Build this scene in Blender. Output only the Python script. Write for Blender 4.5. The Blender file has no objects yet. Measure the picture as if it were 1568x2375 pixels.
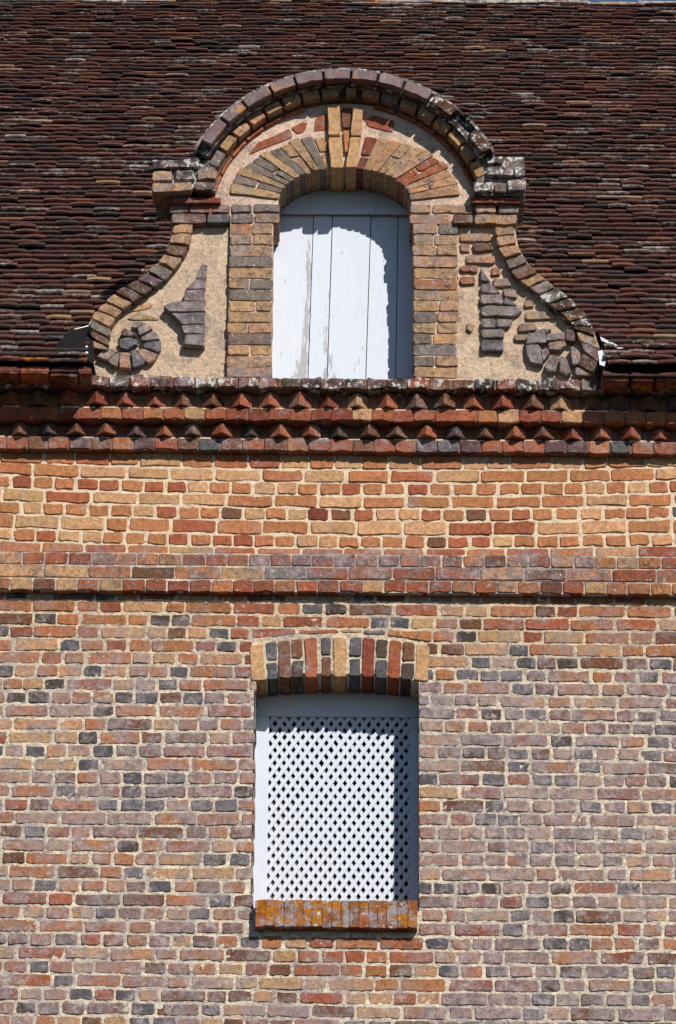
import bpy, bmesh, math, random
from mathutils import Vector, Matrix
from mathutils.geometry import tessellate_polygon
random.seed(11)
R = math.radians
sc = bpy.context.scene

# ------------------------------------------------------------------ camera, sky, sun, exposure
PITCH, ROLL, FPX, PXW, PXH, SCALE = R(24.0), R(0.45), 9600.0, 1568.0, 2374.0, 460.0
DIST = FPX / SCALE
CAM = Vector((0.0, -DIST * math.cos(PITCH), 1.6))
fw = Vector((0, math.cos(PITCH), math.sin(PITCH)))
rt0, up0 = Vector((1, 0, 0)), Vector((0, -math.sin(PITCH), math.cos(PITCH)))
rt = rt0 * math.cos(ROLL) + up0 * math.sin(ROLL)
up = up0 * math.cos(ROLL) - rt0 * math.sin(ROLL)
cd = bpy.data.cameras.new("camera")
cam = bpy.data.objects.new("camera", cd)
sc.collection.objects.link(cam)
cam.matrix_world = Matrix(((rt.x, up.x, -fw.x, CAM.x), (rt.y, up.y, -fw.y, CAM.y), (rt.z, up.z, -fw.z, CAM.z), (0, 0, 0, 1)))
cd.sensor_fit = 'HORIZONTAL'
cd.sensor_width = 24.0
cd.lens = 24.0 * FPX / PXW
cd.clip_end = 3000
sc.camera = cam

SUN = Vector((0.52, -1.0, 0.86)).normalized()          # direction towards the sun
w = bpy.data.worlds.new("World")
sc.world = w
w.use_nodes = True
nt = w.node_tree
sky = nt.nodes.new("ShaderNodeTexSky")
sky.sky_type = 'NISHITA'
sky.sun_disc = False
sky.air_density = 1.0
sky.dust_density = 0.1
sky.ozone_density = 4.0
sky.sun_elevation = math.asin(SUN.z)
sky.sun_rotation = math.atan2(SUN.x, SUN.y)
nt.links.new(sky.outputs[0], nt.nodes["Background"].inputs[0])
nt.nodes["Background"].inputs[1].default_value = 0.075
sd = bpy.data.lights.new("sun", 'SUN')
sd.energy = 4.8
sd.angle = R(0.5)
sd.color = (1.0, 0.95, 0.87)
so = bpy.data.objects.new("sun", sd)
so.rotation_euler = SUN.to_track_quat('Z', 'Y').to_euler()
so.location = (6, -12, 22)
sc.collection.objects.link(so)
vs = sc.view_settings
vs.view_transform = 'Standard'
vs.look = 'None'
vs.exposure = 0.08
vs.gamma = 1.0
vs.use_curve_mapping = False
sc.cycles.diffuse_bounces = 1


# ------------------------------------------------------------------ measuring helpers
def P(px, py, Y=0.0):
    """point of the plane y = Y that the photograph shows at (px, py) -> (x, z)"""
    d = fw * FPX + rt * (px - PXW / 2) - up * (py - PXH / 2)
    t = (Y - CAM.y) / d.y
    q = CAM + d * t
    return (q.x, q.z)


def pix(v):
    d = Vector(v) - CAM
    k = FPX / d.dot(fw)
    return (PXW / 2 + d.dot(rt) * k, PXH / 2 - d.dot(up) * k)


def in_view(v, m=10):
    x, y = pix(v)
    return -m < x < PXW + m and -m < y < PXH + m


def lin(c, k=1.0):
    return tuple((((v / 255) / 12.92) if v <= 10 else (((v / 255) + 0.055) / 1.055) ** 2.4) * k for v in c)


def clay(n):
    c = lin(PAL[n], K)
    y = 0.35 * c[0] + 0.5 * c[1] + 0.15 * c[2]
    return tuple(y + (v - y) * SAT for v in c)


def rnd(a, b):
    return random.uniform(a, b)


# ------------------------------------------------------------------ materials
MAT = {}


def node(nt, kind, **kw):
    n = nt.nodes.new(kind)
    for k, v in kw.items():
        setattr(n, k, v)
    return n


def noise(nt, pos, scale, detail=4, rough=0.55, stretch=None):
    v = pos
    if stretch:
        m = node(nt, "ShaderNodeVectorMath", operation='MULTIPLY')
        m.inputs[1].default_value = stretch
        nt.links.new(pos, m.inputs[0])
        v = m.outputs[0]
    n = node(nt, "ShaderNodeTexNoise")
    n.inputs["Scale"].default_value = scale
    n.inputs["Detail"].default_value = detail
    n.inputs["Roughness"].default_value = rough
    nt.links.new(v, n.inputs["Vector"])
    return n.outputs["Fac"]


def math_(nt, op, a, b=None, c=None, clamp=False):
    m = node(nt, "ShaderNodeMath", operation=op, use_clamp=clamp)
    for i, x in enumerate((a, b, c)):
        if x is None:
            continue
        if isinstance(x, (int, float)):
            m.inputs[i].default_value = x
        else:
            nt.links.new(x, m.inputs[i])
    return m.outputs[0]


def ramp(nt, fac, lo, hi):
    m = node(nt, "ShaderNodeMapRange", interpolation_type='SMOOTHSTEP')
    m.inputs["From Min"].default_value = lo
    m.inputs["From Max"].default_value = hi
    nt.links.new(fac, m.inputs["Value"])
    return m.outputs["Result"]


def mix(nt, fac, a, b, blend='MIX'):
    m = node(nt, "ShaderNodeMix", data_type='RGBA', blend_type=blend)
    for s, x in ((m.inputs["Factor"], fac), (m.inputs["A"], a), (m.inputs["B"], b)):
        if isinstance(x, (int, float)):
            s.default_value = x
        elif isinstance(x, tuple):
            s.default_value = (*x[:3], 1.0)
        else:
            nt.links.new(x, s)
    return m.outputs["Result"]


def base_mat(name):
    m = bpy.data.materials.new(name)
    m.use_nodes = True
    nt = m.node_tree
    b = nt.nodes["Principled BSDF"]
    b.inputs["Roughness"].default_value = 0.92
    b.inputs["Specular IOR Level"].default_value = 0.15
    g = node(nt, "ShaderNodeNewGeometry")
    MAT[name] = m
    return m, nt, b, g.outputs["Position"]


def bump(nt, b, h, strength, dist):
    n = node(nt, "ShaderNodeBump")
    n.inputs["Strength"].default_value = strength
    n.inputs["Distance"].default_value = dist
    nt.links.new(h, n.inputs["Height"])
    nt.links.new(n.outputs[0], b.inputs["Normal"])


def masonry(name, patina=(0.265, 0.225, 0.23), grain=(0.28, 1.72), lichens=(), bumps=(0.6, 0.008), pscale=9.0, rough=0.92, spec=0.15):
    """fired clay or mortar: colour from the piece, grain, soot pits, a pale weathering film (amount = colour alpha), lichens"""
    m, nt, b, pos = base_mat(name)
    b.inputs["Roughness"].default_value = rough
    b.inputs["Specular IOR Level"].default_value = spec
    at = node(nt, "ShaderNodeAttribute", attribute_name="Col")
    fine = noise(nt, pos, 140, 5, 0.75)
    mid = noise(nt, pos, 42, 6, 0.72)
    val = node(nt, "ShaderNodeMapRange")
    nt.links.new(math_(nt, 'ADD', math_(nt, 'MULTIPLY', fine, 0.45), math_(nt, 'MULTIPLY', mid, 0.55)), val.inputs["Value"])
    val.inputs["From Min"].default_value, val.inputs["From Max"].default_value = 0.3, 0.7
    val.inputs["To Min"].default_value, val.inputs["To Max"].default_value = grain
    val.clamp = False
    gv = node(nt, "ShaderNodeCombineColor")
    for i in range(3):
        nt.links.new(val.outputs[0], gv.inputs[i])
    c = mix(nt, 1.0, at.outputs["Color"], gv.outputs[0], 'MULTIPLY')
    # cloudy firing: browner and paler zones across a face
    tone = noise(nt, pos, 11, 5, 0.7)
    c = mix(nt, math_(nt, 'MULTIPLY', ramp(nt, tone, 0.5, 0.72), 0.32), c, mix(nt, 1.0, c, (0.42, 0.36, 0.36), 'MULTIPLY'))
    c = mix(nt, math_(nt, 'MULTIPLY', ramp(nt, tone, 0.5, 0.3), 0.35), c, mix(nt, 1.0, c, (1.35, 1.35, 1.4), 'MULTIPLY'))
    # dark pits and fire marks
    pit = ramp(nt, noise(nt, pos, 80, 4, 0.65), 0.62, 0.72)
    c = mix(nt, math_(nt, 'MULTIPLY', pit, 0.62), c, (0.04, 0.028, 0.022))
    # pale film
    f1 = noise(nt, pos, pscale, 8, 0.72)
    f2 = noise(nt, pos, 1.7, 3, 0.5)
    f3 = noise(nt, pos, 55, 4, 0.7)
    s = math_(nt, 'ADD', math_(nt, 'ADD', math_(nt, 'MULTIPLY', f1, 0.55), math_(nt, 'MULTIPLY', f2, 0.2)), math_(nt, 'MULTIPLY', f3, 0.25))
    s = math_(nt, 'ADD', s, math_(nt, 'MULTIPLY', at.outputs["Alpha"], 0.36))
    film = math_(nt, 'MULTIPLY', ramp(nt, s, 0.55, 0.68), 0.8)
    pc = mix(nt, ramp(nt, noise(nt, pos, 22, 6, 0.75), 0.34, 0.66), (patina[0] * .5, patina[1] * .52, patina[2] * .6), (min(1, patina[0] * 1.75), min(1, patina[1] * 1.68), min(1, patina[2] * 1.6)))
    c = mix(nt, film, c, pc)
    # white lime specks
    sp = ramp(nt, noise(nt, pos, 210, 2, 0.5), 0.74, 0.78)
    c = mix(nt, math_(nt, 'MULTIPLY', sp, 0.6), c, (0.62, 0.58, 0.52))
    for i, (col, scl, lo, hi, amt) in enumerate(lichens):
        off = node(nt, "ShaderNodeVectorMath", operation='ADD')
        off.inputs[1].default_value = (3.1 * i + 1, 7.7 * i, 1.3 * i)
        nt.links.new(pos, off.inputs[0])
        k = ramp(nt, math_(nt, 'ADD', math_(nt, 'MULTIPLY', noise(nt, off.outputs[0], scl, 6, 0.68), 0.8), math_(nt, 'MULTIPLY', f3, 0.2)), lo, hi)
        cc = mix(nt, ramp(nt, noise(nt, off.outputs[0], 90, 4, 0.7), 0.3, 0.7), tuple(v * 0.6 for v in col), tuple(min(1, v * 1.25) for v in col))
        c = mix(nt, math_(nt, 'MULTIPLY', k, amt), c, cc)
    nt.links.new(c, b.inputs["Base Color"])
    h = math_(nt, 'ADD', math_(nt, 'MULTIPLY', mid, 0.9), math_(nt, 'MULTIPLY', fine, 0.45))
    h = math_(nt, 'SUBTRACT', h, math_(nt, 'MULTIPLY', pit, 0.5))
    bump(nt, b, h, *bumps)
    return m


ORANGE_L, WHITE_L, BLACK_L, GREY_L = (0.42, 0.16, 0.015), (0.62, 0.6, 0.56), (0.018, 0.016, 0.015), (0.33, 0.32, 0.32)
masonry("brick")
FILM = ((0.115, 0.098, 0.104), 21, 0.53, 0.63, 0.58), ((0.34, 0.282, 0.28), 6, 0.49, 0.58, 0.42)
masonry("wall_brick", patina=(0.29, 0.243, 0.243), lichens=(*FILM, ((0.55, 0.49, 0.43), 17, 0.57, 0.63, 0.6)), bumps=(0.9, 0.012))
masonry("wall_mortar", patina=(0.36, 0.31, 0.30), grain=(0.6, 1.35), bumps=(0.9, 0.014), lichens=FILM)
masonry("mortar", grain=(0.68, 1.3), bumps=(0.7, 0.012))
masonry("plaster", patina=(0.24, 0.19, 0.18), grain=(0.55, 1.4), bumps=(0.9, 0.016), pscale=16, lichens=(((0.20, 0.16, 0.15), 6, 0.5, 0.66, 0.55), ((0.09, 0.075, 0.075), 38, 0.6, 0.68, 0.6), ((0.62, 0.5, 0.4), 11, 0.56, 0.64, 0.6)))
masonry("old_brick", lichens=(((0.085, 0.068, 0.06), 26, 0.52, 0.61, 0.6), ((0.20, 0.17, 0.15), 9, 0.5, 0.6, 0.45), (WHITE_L, 42, 0.58, 0.66, 0.8)), bumps=(0.9, 0.012))
masonry("lichen_brick", lichens=((BLACK_L, 9, 0.46, 0.58, 0.85), (WHITE_L, 26, 0.52, 0.58, 0.9), (ORANGE_L, 12, 0.63, 0.69, 0.9)))
masonry("cornice_brick", lichens=((BLACK_L, 12, 0.54, 0.66, 0.5), ((0.24, 0.20, 0.18), 24, 0.54, 0.62, 0.5), (WHITE_L, 44, 0.62, 0.68, 0.6)), bumps=(0.9, 0.011))
masonry("sill_brick", lichens=((GREY_L, 14, 0.46, 0.56, 0.8), ((0.24, 0.075, 0.012), 11, 0.46, 0.55, 0.9), ((0.40, 0.15, 0.012), 10, 0.49, 0.56, 0.95), (WHITE_L, 30, 0.57, 0.63, 0.85)))
masonry("glazed_brick", lichens=((ORANGE_L, 9, 0.545, 0.61, 0.9), (BLACK_L, 14, 0.62, 0.7, 0.6)), rough=0.5, spec=0.5, bumps=(0.25, 0.004))
masonry("roof_tile", patina=(0.33, 0.30, 0.27), grain=(0.4, 1.6), lichens=((BLACK_L, 7, 0.5, 0.64, 0.5), (ORANGE_L, 11, 0.68, 0.72, 0.7)), pscale=40, rough=0.75, spec=0.3)
masonry("eave_tile", patina=(0.33, 0.30, 0.27), lichens=((BLACK_L, 7, 0.5, 0.62, 0.75), (ORANGE_L, 7, 0.54, 0.6, 0.9)), pscale=14)


def paint_mat(name, col, seam=None, peel=0.0):
    m, nt, b, pos = base_mat(name)
    b.inputs["Roughness"].default_value = 0.55
    b.inputs["Specular IOR Level"].default_value = 0.3
    g = noise(nt, pos, 16, 5, 0.6, (6, 1, 0.5))
    c = mix(nt, ramp(nt, g, 0.3, 0.75), tuple(v * 0.95 for v in col), col)
    if peel:
        s = noise(nt, pos, 13, 7, 0.75, (3.2, 1, 0.8))
        if seam:
            sx = node(nt, "ShaderNodeSeparateXYZ")
            nt.links.new(pos, sx.inputs[0])
            extra = None
            for (x0, lean, z0, wid, amt, zlo, zhi) in seam:
                xs = math_(nt, 'ADD', math_(nt, 'MULTIPLY', math_(nt, 'SUBTRACT', sx.outputs[2], z0), lean), x0)
                d = math_(nt, 'ABSOLUTE', math_(nt, 'SUBTRACT', sx.outputs[0], xs))
                k = math_(nt, 'MULTIPLY', math_(nt, 'SUBTRACT', 1.0, math_(nt, 'DIVIDE', d, wid), clamp=True), amt)
                k = math_(nt, 'MULTIPLY', k, ramp(nt, sx.outputs[2], zhi, zlo))
                extra = k if extra is None else math_(nt, 'ADD', extra, k)
            s = math_(nt, 'ADD', s, extra)
        pf = ramp(nt, s, 0.63, 0.66)
        wood = mix(nt, noise(nt, pos, 60, 4, 0.6, (5, 1, 0.3)), (0.22, 0.2, 0.2), (0.48, 0.45, 0.44))
        c = mix(nt, math_(nt, 'MULTIPLY', pf, 0.8), c, wood)
    nt.links.new(c, b.inputs["Base Color"])
    bump(nt, b, noise(nt, pos, 45, 4, 0.6, (5, 1, 0.35)), 0.12, 0.003)
    return m


def plain(name, col, rough=0.8, metal=0.0, spec=0.3, var=0.25, scale=20):
    m, nt, b, pos = base_mat(name)
    b.inputs["Roughness"].default_value = rough
    b.inputs["Metallic"].default_value = metal
    b.inputs["Specular IOR Level"].default_value = spec
    c = mix(nt, ramp(nt, noise(nt, pos, scale, 6, 0.65), 0.3, 0.7), tuple(v * (1 - var) for v in col), tuple(min(1, v * (1 + var)) for v in col))
    nt.links.new(c, b.inputs["Base Color"])
    bump(nt, b, noise(nt, pos, scale * 2, 4, 0.6), 0.15, 0.004)
    return m


plain("zinc", (0.70, 0.71, 0.73), 0.4, 0.2, 0.5, 0.1)
plain("zinc_shade", (0.012, 0.011, 0.011), 0.9, 0.0, 0.1, 0.3)  # same zinc, with its shade put into a near-black colour
plain("rivet", (0.7, 0.7, 0.7), 0.4, 0.4)
plain("interior", (0.13, 0.09, 0.06), 0.95, 0, 0.1)
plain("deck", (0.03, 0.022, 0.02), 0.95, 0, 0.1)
plain("ground", (0.035, 0.035, 0.034), 0.95, 0, 0.1, 0.35, 0.8)
paint_mat("lattice_paint", (0.62, 0.66, 0.75))

# ------------------------------------------------------------------ mesh helpers
COL = sc.collection


def link(name, me, parent=None, mat=None):
    o = bpy.data.objects.new(name, me)
    COL.objects.link(o)
    if parent is not None:
        o.parent = parent
    if mat and me is not None:
        me.materials.append(MAT[mat])
    return o


def mesh_of(name, verts, faces, cols):
    """cols: one rgba for all, or one per vertex"""
    me = bpy.data.meshes.new(name)
    me.from_pydata(verts, [], faces)
    a = me.color_attributes.new("Col", 'FLOAT_COLOR', 'POINT')
    if isinstance(cols, tuple):
        cols = [cols] * len(verts)
    a.data.foreach_set("color", [v for c in cols for v in c])
    me.update()
    return me


class Acc:
    def __init__(self):
        self.v, self.f, self.c = [], [], []

    def add(self, vf, col):
        v, f = vf
        n = len(self.v)
        self.v += v
        self.f += [tuple(i + n for i in q) for q in f]
        self.c += [col] * len(v)

    def build(self, name, mat, parent):
        return link(name, mesh_of(name, self.v, self.f, self.c), parent, mat)


def piece(name, vf, col, mat, parent):
    return link(name, mesh_of(name, vf[0], vf[1], col), parent, mat)


def slab(pts, yf, depth, rough=0.004, rad=0.007, bev=0.004, tilt=0.0025, mids=True, back=False):
    """a worn block: polygon pts (x, z) counter-clockwise seen from the front, front at y = yf, going back by depth"""
    n = len(pts)
    cx, cz = sum(p[0] for p in pts) / n, sum(p[1] for p in pts) / n
    out = []
    for i in range(n):
        a, b, c = Vector(pts[i - 1]), Vector(pts[i]), Vector(pts[(i + 1) % n])
        la, lc = (a - b).length, (c - b).length
        r1, r2 = min(rad * rnd(0.5, 1.5), la * 0.3), min(rad * rnd(0.5, 1.5), lc * 0.3)
        out.append(b + (a - b).normalized() * r1 + Vector((rnd(-1, 1), rnd(-1, 1))) * rough * 0.5)
        out.append(b + (c - b).normalized() * r2 + Vector((rnd(-1, 1), rnd(-1, 1))) * rough * 0.5)
        if mids and lc > 0.17:
            out.append(b + (c - b) * rnd(0.2, 0.36) + Vector((rnd(-1, 1), rnd(-1, 1))) * rough)
            out.append(b + (c - b) * rnd(0.6, 0.8) + Vector((rnd(-1, 1), rnd(-1, 1))) * rough)
        elif mids and lc > 0.085:
            out.append(b + (c - b) * rnd(0.35, 0.65) + Vector((rnd(-1, 1), rnd(-1, 1))) * rough)
    m = len(out)
    tx, tz = rnd(-tilt, tilt) / 0.06, rnd(-tilt, tilt) / 0.03
    V, F = [], []
    for p in out:
        d = Vector((cx, cz)) - p
        q = p + d.normalized() * min(bev * rnd(0.7, 1.4), d.length * 0.4)
        V.append((q.x, yf + (q.x - cx) * tx * 0.5 + (q.y - cz) * tz * 0.5 + rnd(-1, 1) * rough * 0.15, q.y))
    for p in out:
        V.append((p.x, yf + bev * rnd(0.8, 1.6), p.y))
    for p in out:
        V.append((p.x, yf + depth, p.y))
    F.append(tuple(range(m)))
    for k in (0, m):
        for i in range(m):
            j = (i + 1) % m
            F.append((k + i, k + m + i, k + m + j, k + j))
    if back:
        F.append(tuple(2 * m + i for i in reversed(range(m))))
    return V, F


def rect(x0, x1, z0, z1):
    return [(x0, z0), (x1, z0), (x1, z1), (x0, z1)]


def box_vf(x0, x1, y0, y1, z0, z1):
    v = [(x, y, z) for x in (x0, x1) for y in (y0, y1) for z in (z0, z1)]
    return v, [(0, 1, 3, 2), (4, 6, 7, 5), (0, 4, 5, 1), (2, 3, 7, 6), (0, 2, 6, 4), (1, 5, 7, 3)]


def extrude_poly(outer, holes, y0, y1):
    """polygon (x, z) with holes, front at y0, extruded back to y1"""
    loops = [outer] + list(holes)
    flat = [p for l in loops for p in l]
    tris = tessellate_polygon([[Vector((p[0], p[1], 0)) for p in l] for l in loops])
    n = len(flat)
    V = [(p[0], y0, p[1]) for p in flat] + [(p[0], y1, p[1]) for p in flat]
    F = []
    for t in tris:
        a, b, c = (Vector(flat[i]) for i in t)
        s = (b - a).cross(c - a)
        t = tuple(t) if s > 0 else tuple(reversed(t))
        F.append(t)
        F.append(tuple(i + n for i in reversed(t)))
    k = 0
    for l in loops:
        m = len(l)
        for i in range(m):
            j = (i + 1) % m
            F.append((k + i, k + i + n, k + j + n, k + j))
        k += m
    return V, F


def sheet(x0, x1, z0, z1, yf, step, amp, keep=None, seed=0.0):
    """a wavy mortar sheet facing -y"""
    nx, nz = max(2, int((x1 - x0) / step)), max(2, int((z1 - z0) / step))
    V, F, used = [], [], {}

    def vid(i, j):
        k = (i, j)
        if k not in used:
            used[k] = len(V)
            V.append((x0 + (x1 - x0) * i / nx, yf + rnd(-amp, amp), z0 + (z1 - z0) * j / nz))
        return used[k]
    for i in range(nx):
        for j in range(nz):
            if keep and not keep(x0 + (x1 - x0) * (i + .5) / nx, z0 + (z1 - z0) * (j + .5) / nz):
                continue
            F.append((vid(i, j), vid(i + 1, j), vid(i + 1, j + 1), vid(i, j + 1)))
    return V, F


# ------------------------------------------------------------------ colours of the fired clay
K = 0.70
SAT = 0.92
PAL = {
    'orange': (202, 130, 82), 'tan': (219, 166, 118), 'paleorange': (220, 164, 114), 'red': (174, 94, 64), 'deepred': (150, 76, 56),
    'brown': (138, 92, 68), 'dark': (98, 82, 74), 'blue': (105, 100, 104), 'grey': (150, 132, 119), 'purple': (118, 86, 88),
    'terra': (188, 106, 70), 'ochre': (208, 162, 120), 'umber': (108, 76, 56),
}


def pick(weights, alpha, jit=0.10):
    names = list(weights)
    c = clay(random.choices(names, [weights[n] for n in names])[0])
    return tint(c, alpha, jit)


def tint(c, alpha=0.2, jit=0.10):
    k = rnd(1 - jit, 1 + jit)
    return (min(1, c[0] * k * rnd(.95, 1.05)), min(1, c[1] * k * rnd(.95, 1.05)), min(1, c[2] * k * rnd(.95, 1.05)), alpha)


def named(n, alpha=0.2, jit=0.06):
    return tint(clay(n), alpha, jit)


FRIEZE = {'orange': 54, 'tan': 12, 'paleorange': 18, 'terra': 11, 'red': 3, 'brown': 2}
FRIEZE_H = {'orange': 46, 'tan': 12, 'paleorange': 16, 'terra': 14, 'red': 6, 'deepred': 2, 'brown': 3, 'blue': 1}
LOW_S = {'orange': 40, 'tan': 24, 'red': 6, 'terra': 14, 'brown': 14}
LOW_H = {'orange': 28, 'tan': 18, 'red': 6, 'terra': 6, 'brown': 12, 'dark': 9, 'blue': 21}
DORMER = {'ochre': 42, 'tan': 20, 'grey': 26, 'brown': 8, 'orange': 4}
CREAM = lin((236, 212, 180), 0.84)
GREYM = lin((234, 218, 194), 0.94)
PINK = lin((222, 184, 152), 0.9)

# ------------------------------------------------------------------ ground (coloured near black so little light bounces up under the ledges)
me = mesh_of("ground", [(-1500, -1500, 0), (1500, -1500, 0), (1500, 1500, 0), (-1500, 1500, 0)], [(0, 1, 2, 3)], (0.2, 0.18, 0.14, 0))
g = link("ground", me, None, "ground")
g["kind"] = "structure"

house = bpy.data.objects.new("brick_house", None)
COL.objects.link(house)
house["label"] = "old brick house with tiled roof, scrolled brick dormer and white lattice window"
house["category"] = "house"

XL, XR = -3.4, 3.4                      # how far the facade is built to either side


# ------------------------------------------------------------------ laying courses
def zline(py, Y=0.0):
    """a level line measured at the middle of the photograph"""
    z = P(784, py, Y)[1]
    return lambda x: z


def sagged(py, Y, sag):
    z = P(784, py, Y)[1]
    return lambda x: z + sag * (x / 1.7) ** 2


def lay(course, xa, xb, lo, hi, yf, depth, size, pal, alpha, joint=0.012, vj=0.011, start=0.0, wob=0.003, rough=0.0035, holes=(), gapdrop=0.0, proud=0.003, mixp=None):
    """one course of bricks; size(i) -> (length, palette); appends dicts to course"""
    x = xa - start
    i = 0
    while x < xb:
        L, pl = size(i)
        i += 1
        a, b = max(x, xa), min(x + L, xb)
        x += L + vj * rnd(0.6, 1.5)
        segs = [(a, b)]
        for (ha, hb, hz0, hz1) in holes:
            mid = 0.5 * (lo(a) + hi(a))
            if not (hz0 < mid < hz1):
                continue
            ns = []
            for (s0, s1) in segs:
                if s1 <= ha or s0 >= hb:
                    ns.append((s0, s1))
                else:
                    if s0 < ha:
                        ns.append((s0, ha))
                    if s1 > hb:
                        ns.append((hb, s1))
            segs = ns
        for (s0, s1) in segs:
            if s1 - s0 < 0.03:
                continue
            j = joint * 0.5
            w0, w1, w2, w3 = (rnd(-wob, wob) for _ in range(4))
            pts = [(s0, lo(s0) + j + w0), (s1, lo(s1) + j + w1), (s1, hi(s1) - j + w2), (s0, hi(s0) - j + w3)]
            if pts[3][1] - pts[0][1] < 0.012 or pts[2][1] - pts[1][1] < 0.012:
                continue
            cx, cz = (s0 + s1) / 2, 0.5 * (lo(s0) + hi(s0))
            al = alpha(cx, cz) if callable(alpha) else alpha
            edge = any(abs(s1 - h[0]) < 1e-6 or abs(s0 - h[1]) < 1e-6 for h in holes)
            course.append(dict(vf=slab(pts, yf - rnd(0, proud), 0.26 if edge else depth, rough), col=pick(pl, al), c=(cx, yf, cz), area=(s1 - s0) * (pts[2][1] - pts[1][1])))


def emit(bricks, name, mat, parent, limit=300, mass="brick_remainder"):
    vis = [b for b in bricks if in_view(b['c'])]
    vis.sort(key=lambda b: -b['area'])
    own = set(id(b) for b in vis[:limit])
    acc = Acc()
    for b in bricks:
        if id(b) in own:
            piece(name, b['vf'], b['col'], b.get('mat', mat), parent)
        else:
            acc.add(b['vf'], b['col'])
    if acc.v:
        o = acc.build(mass, mat, parent)
        o["kind"] = "stuff"


# ------------------------------------------------------------------ lower wall with the lattice window opening
WX0, WX1 = P(590, 1850)[0], P(972, 1850)[0]
WZ0 = P(784, 2100)[1]
WZS = P(784, 1583)[1]                      # springing of the shallow arch
WZC = P(784, 1566)[1]                      # crown
WMX = (WX0 + WX1) / 2


def arch_low(x):
    t = (x - WMX) / ((WX1 - WX0) / 2)
    return WZC - (WZC - WZS) * t * t


ZSTR = P(784, 1374)[1]                     # underside of the string course
ZBOT = P(784, 2374)[1] - 0.55
PITCHZ = (P(784, 1412)[1] - P(784, 2345)[1]) / 30.0
LOWDEP = 0.10

mv, mf = sheet(XL, XR, ZBOT, ZSTR + 0.03, 0.0036, 0.016, 0.0030,
               keep=lambda x, z: not (WX0 - 0.004 < x < WX1 + 0.004 and WZ0 - 0.02 < z < arch_low(x) + 0.012))
zb = [P(784, 1600)[1], P(784, 1450)[1]]


def film_low(x, z):
    t = max(0.0, min(1.0, (zb[1] - z) / (zb[1] - zb[0])))
    return t


mc = []
for v in mv:
    t = film_low(v[0], v[2])
    mc.append(tuple(CREAM[i] * (1 - t) + GREYM[i] * t for i in range(3)) + (0.05 + 0.2 * t,))
wall = link("wall", mesh_of("wall", mv, mf, mc), house, "wall_mortar")
# plain lower storeys below the picture, solid core behind
core = Acc()
core.add(box_vf(XL, XR, 0.008, 0.3, 0.0, ZBOT + 0.002), GREYM + (0.5,))
core.build("wall_base", "brick", wall)
# reveals of the opening
rv = Acc()
rv.add(([(WX0 - 0.005, 0.006, WZ0), (WX0 - 0.005, 0.40, WZ0), (WX0 - 0.005, 0.40, WZS), (WX0 - 0.005, 0.006, WZS)], [(0, 1, 2, 3)]), GREYM + (0.3,))
rv.add(([(WX1 + 0.005, 0.006, WZ0), (WX1 + 0.005, 0.40, WZ0), (WX1 + 0.005, 0.40, WZS), (WX1 + 0.005, 0.006, WZS)], [(3, 2, 1, 0)]), GREYM + (0.3,))
N = 16
sv = []
for i in range(N + 1):
    x = WX0 - 0.02 + (WX1 - WX0 + 0.04) * i / N
    sv += [(x, 0.008, arch_low(x) + 0.012), (x, 0.40, arch_low(x) + 0.012)]
rv.add((sv, [(2 * i, 2 * i + 2, 2 * i + 3, 2 * i + 1) for i in range(N)]), GREYM + (0.2,))
rv.build("window_reveal", "mortar", wall)

# extents of the brick arch (the courses stop against it)
AX0, AX1 = P(583, 1520)[0], P(990, 1520)[0]
AZT0, AZT1 = P(784, 1491)[1], P(784, 1470)[1]


def arch_top(x):
    t = (x - WMX) / ((AX1 - AX0) / 2)
    return AZT1 - (AZT1 - AZT0) * t * t


bricks = []
ztop = P(784, 1397)[1]
row = 0
z = ztop
lay(bricks, XL, XR, lambda x: ztop, lambda x: ZSTR + 0.03, 0.001, LOWDEP, lambda i: (rnd(.1, .215), LOW_S) if random.random() < .6 else (rnd(.09, .11), LOW_H), None, 0.05,
    joint=0.0135, vj=0.0125, rough=0.005)
while z > ZBOT + 0.08:
    z1 = z
    z0 = z - PITCHZ
    hi_ = (lambda zz: (lambda x: zz + 0.005 * math.sin(1.3 * x + zz * 3)))(z1)
    lo_ = (lambda zz: (lambda x: zz + 0.005 * math.sin(1.3 * x + zz * 3)))(z0)
    zm = (z0 + z1) / 2
    holes = []
    if zm < WZS + 0.002 and zm > WZ0 - 0.12:
        holes.append((WX0, WX1, -1e9, 1e9))
    elif z0 < AZT1 + 0.01 < z1 + 0.01:
        lo_ = (lambda f: (lambda x: max(f(x), arch_top(x) + 0.004) if AX0 - .01 < x < AX1 + .01 else f(x)))(lo_)
    elif WZS <= zm < AZT1 + 0.002:
        holes.append((AX0, AX1, -1e9, 1e9))
    stretch = 0.55 if row % 2 == 0 else 0.12
    if row in (0, 1, 3):
        stretch = 0.45
    seq = []
    while sum(s[0] for s in seq) < (XR - XL) + 1:
        if random.random() < stretch:
            seq.append((rnd(0.195, 0.222), LOW_S))
        else:
            seq.append((rnd(0.088, 0.112), LOW_H))
    t = film_low(0, zm)
    al = (lambda tt: (lambda x, zz: max(0, (0.02 + 0.34 * tt) * (1 + 0.10 * x) + rnd(-0.09, 0.09))))(t)
    lay(bricks, XL, XR, lo_, hi_, 0.001, LOWDEP, (lambda s: (lambda i: s[i % len(s)]))(seq), None, al, joint=0.0135, vj=0.0125,
        start=rnd(0, 0.15), wob=0.003, rough=0.0045, holes=holes, proud=0.0035)
    z = z0
    row += 1
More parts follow.
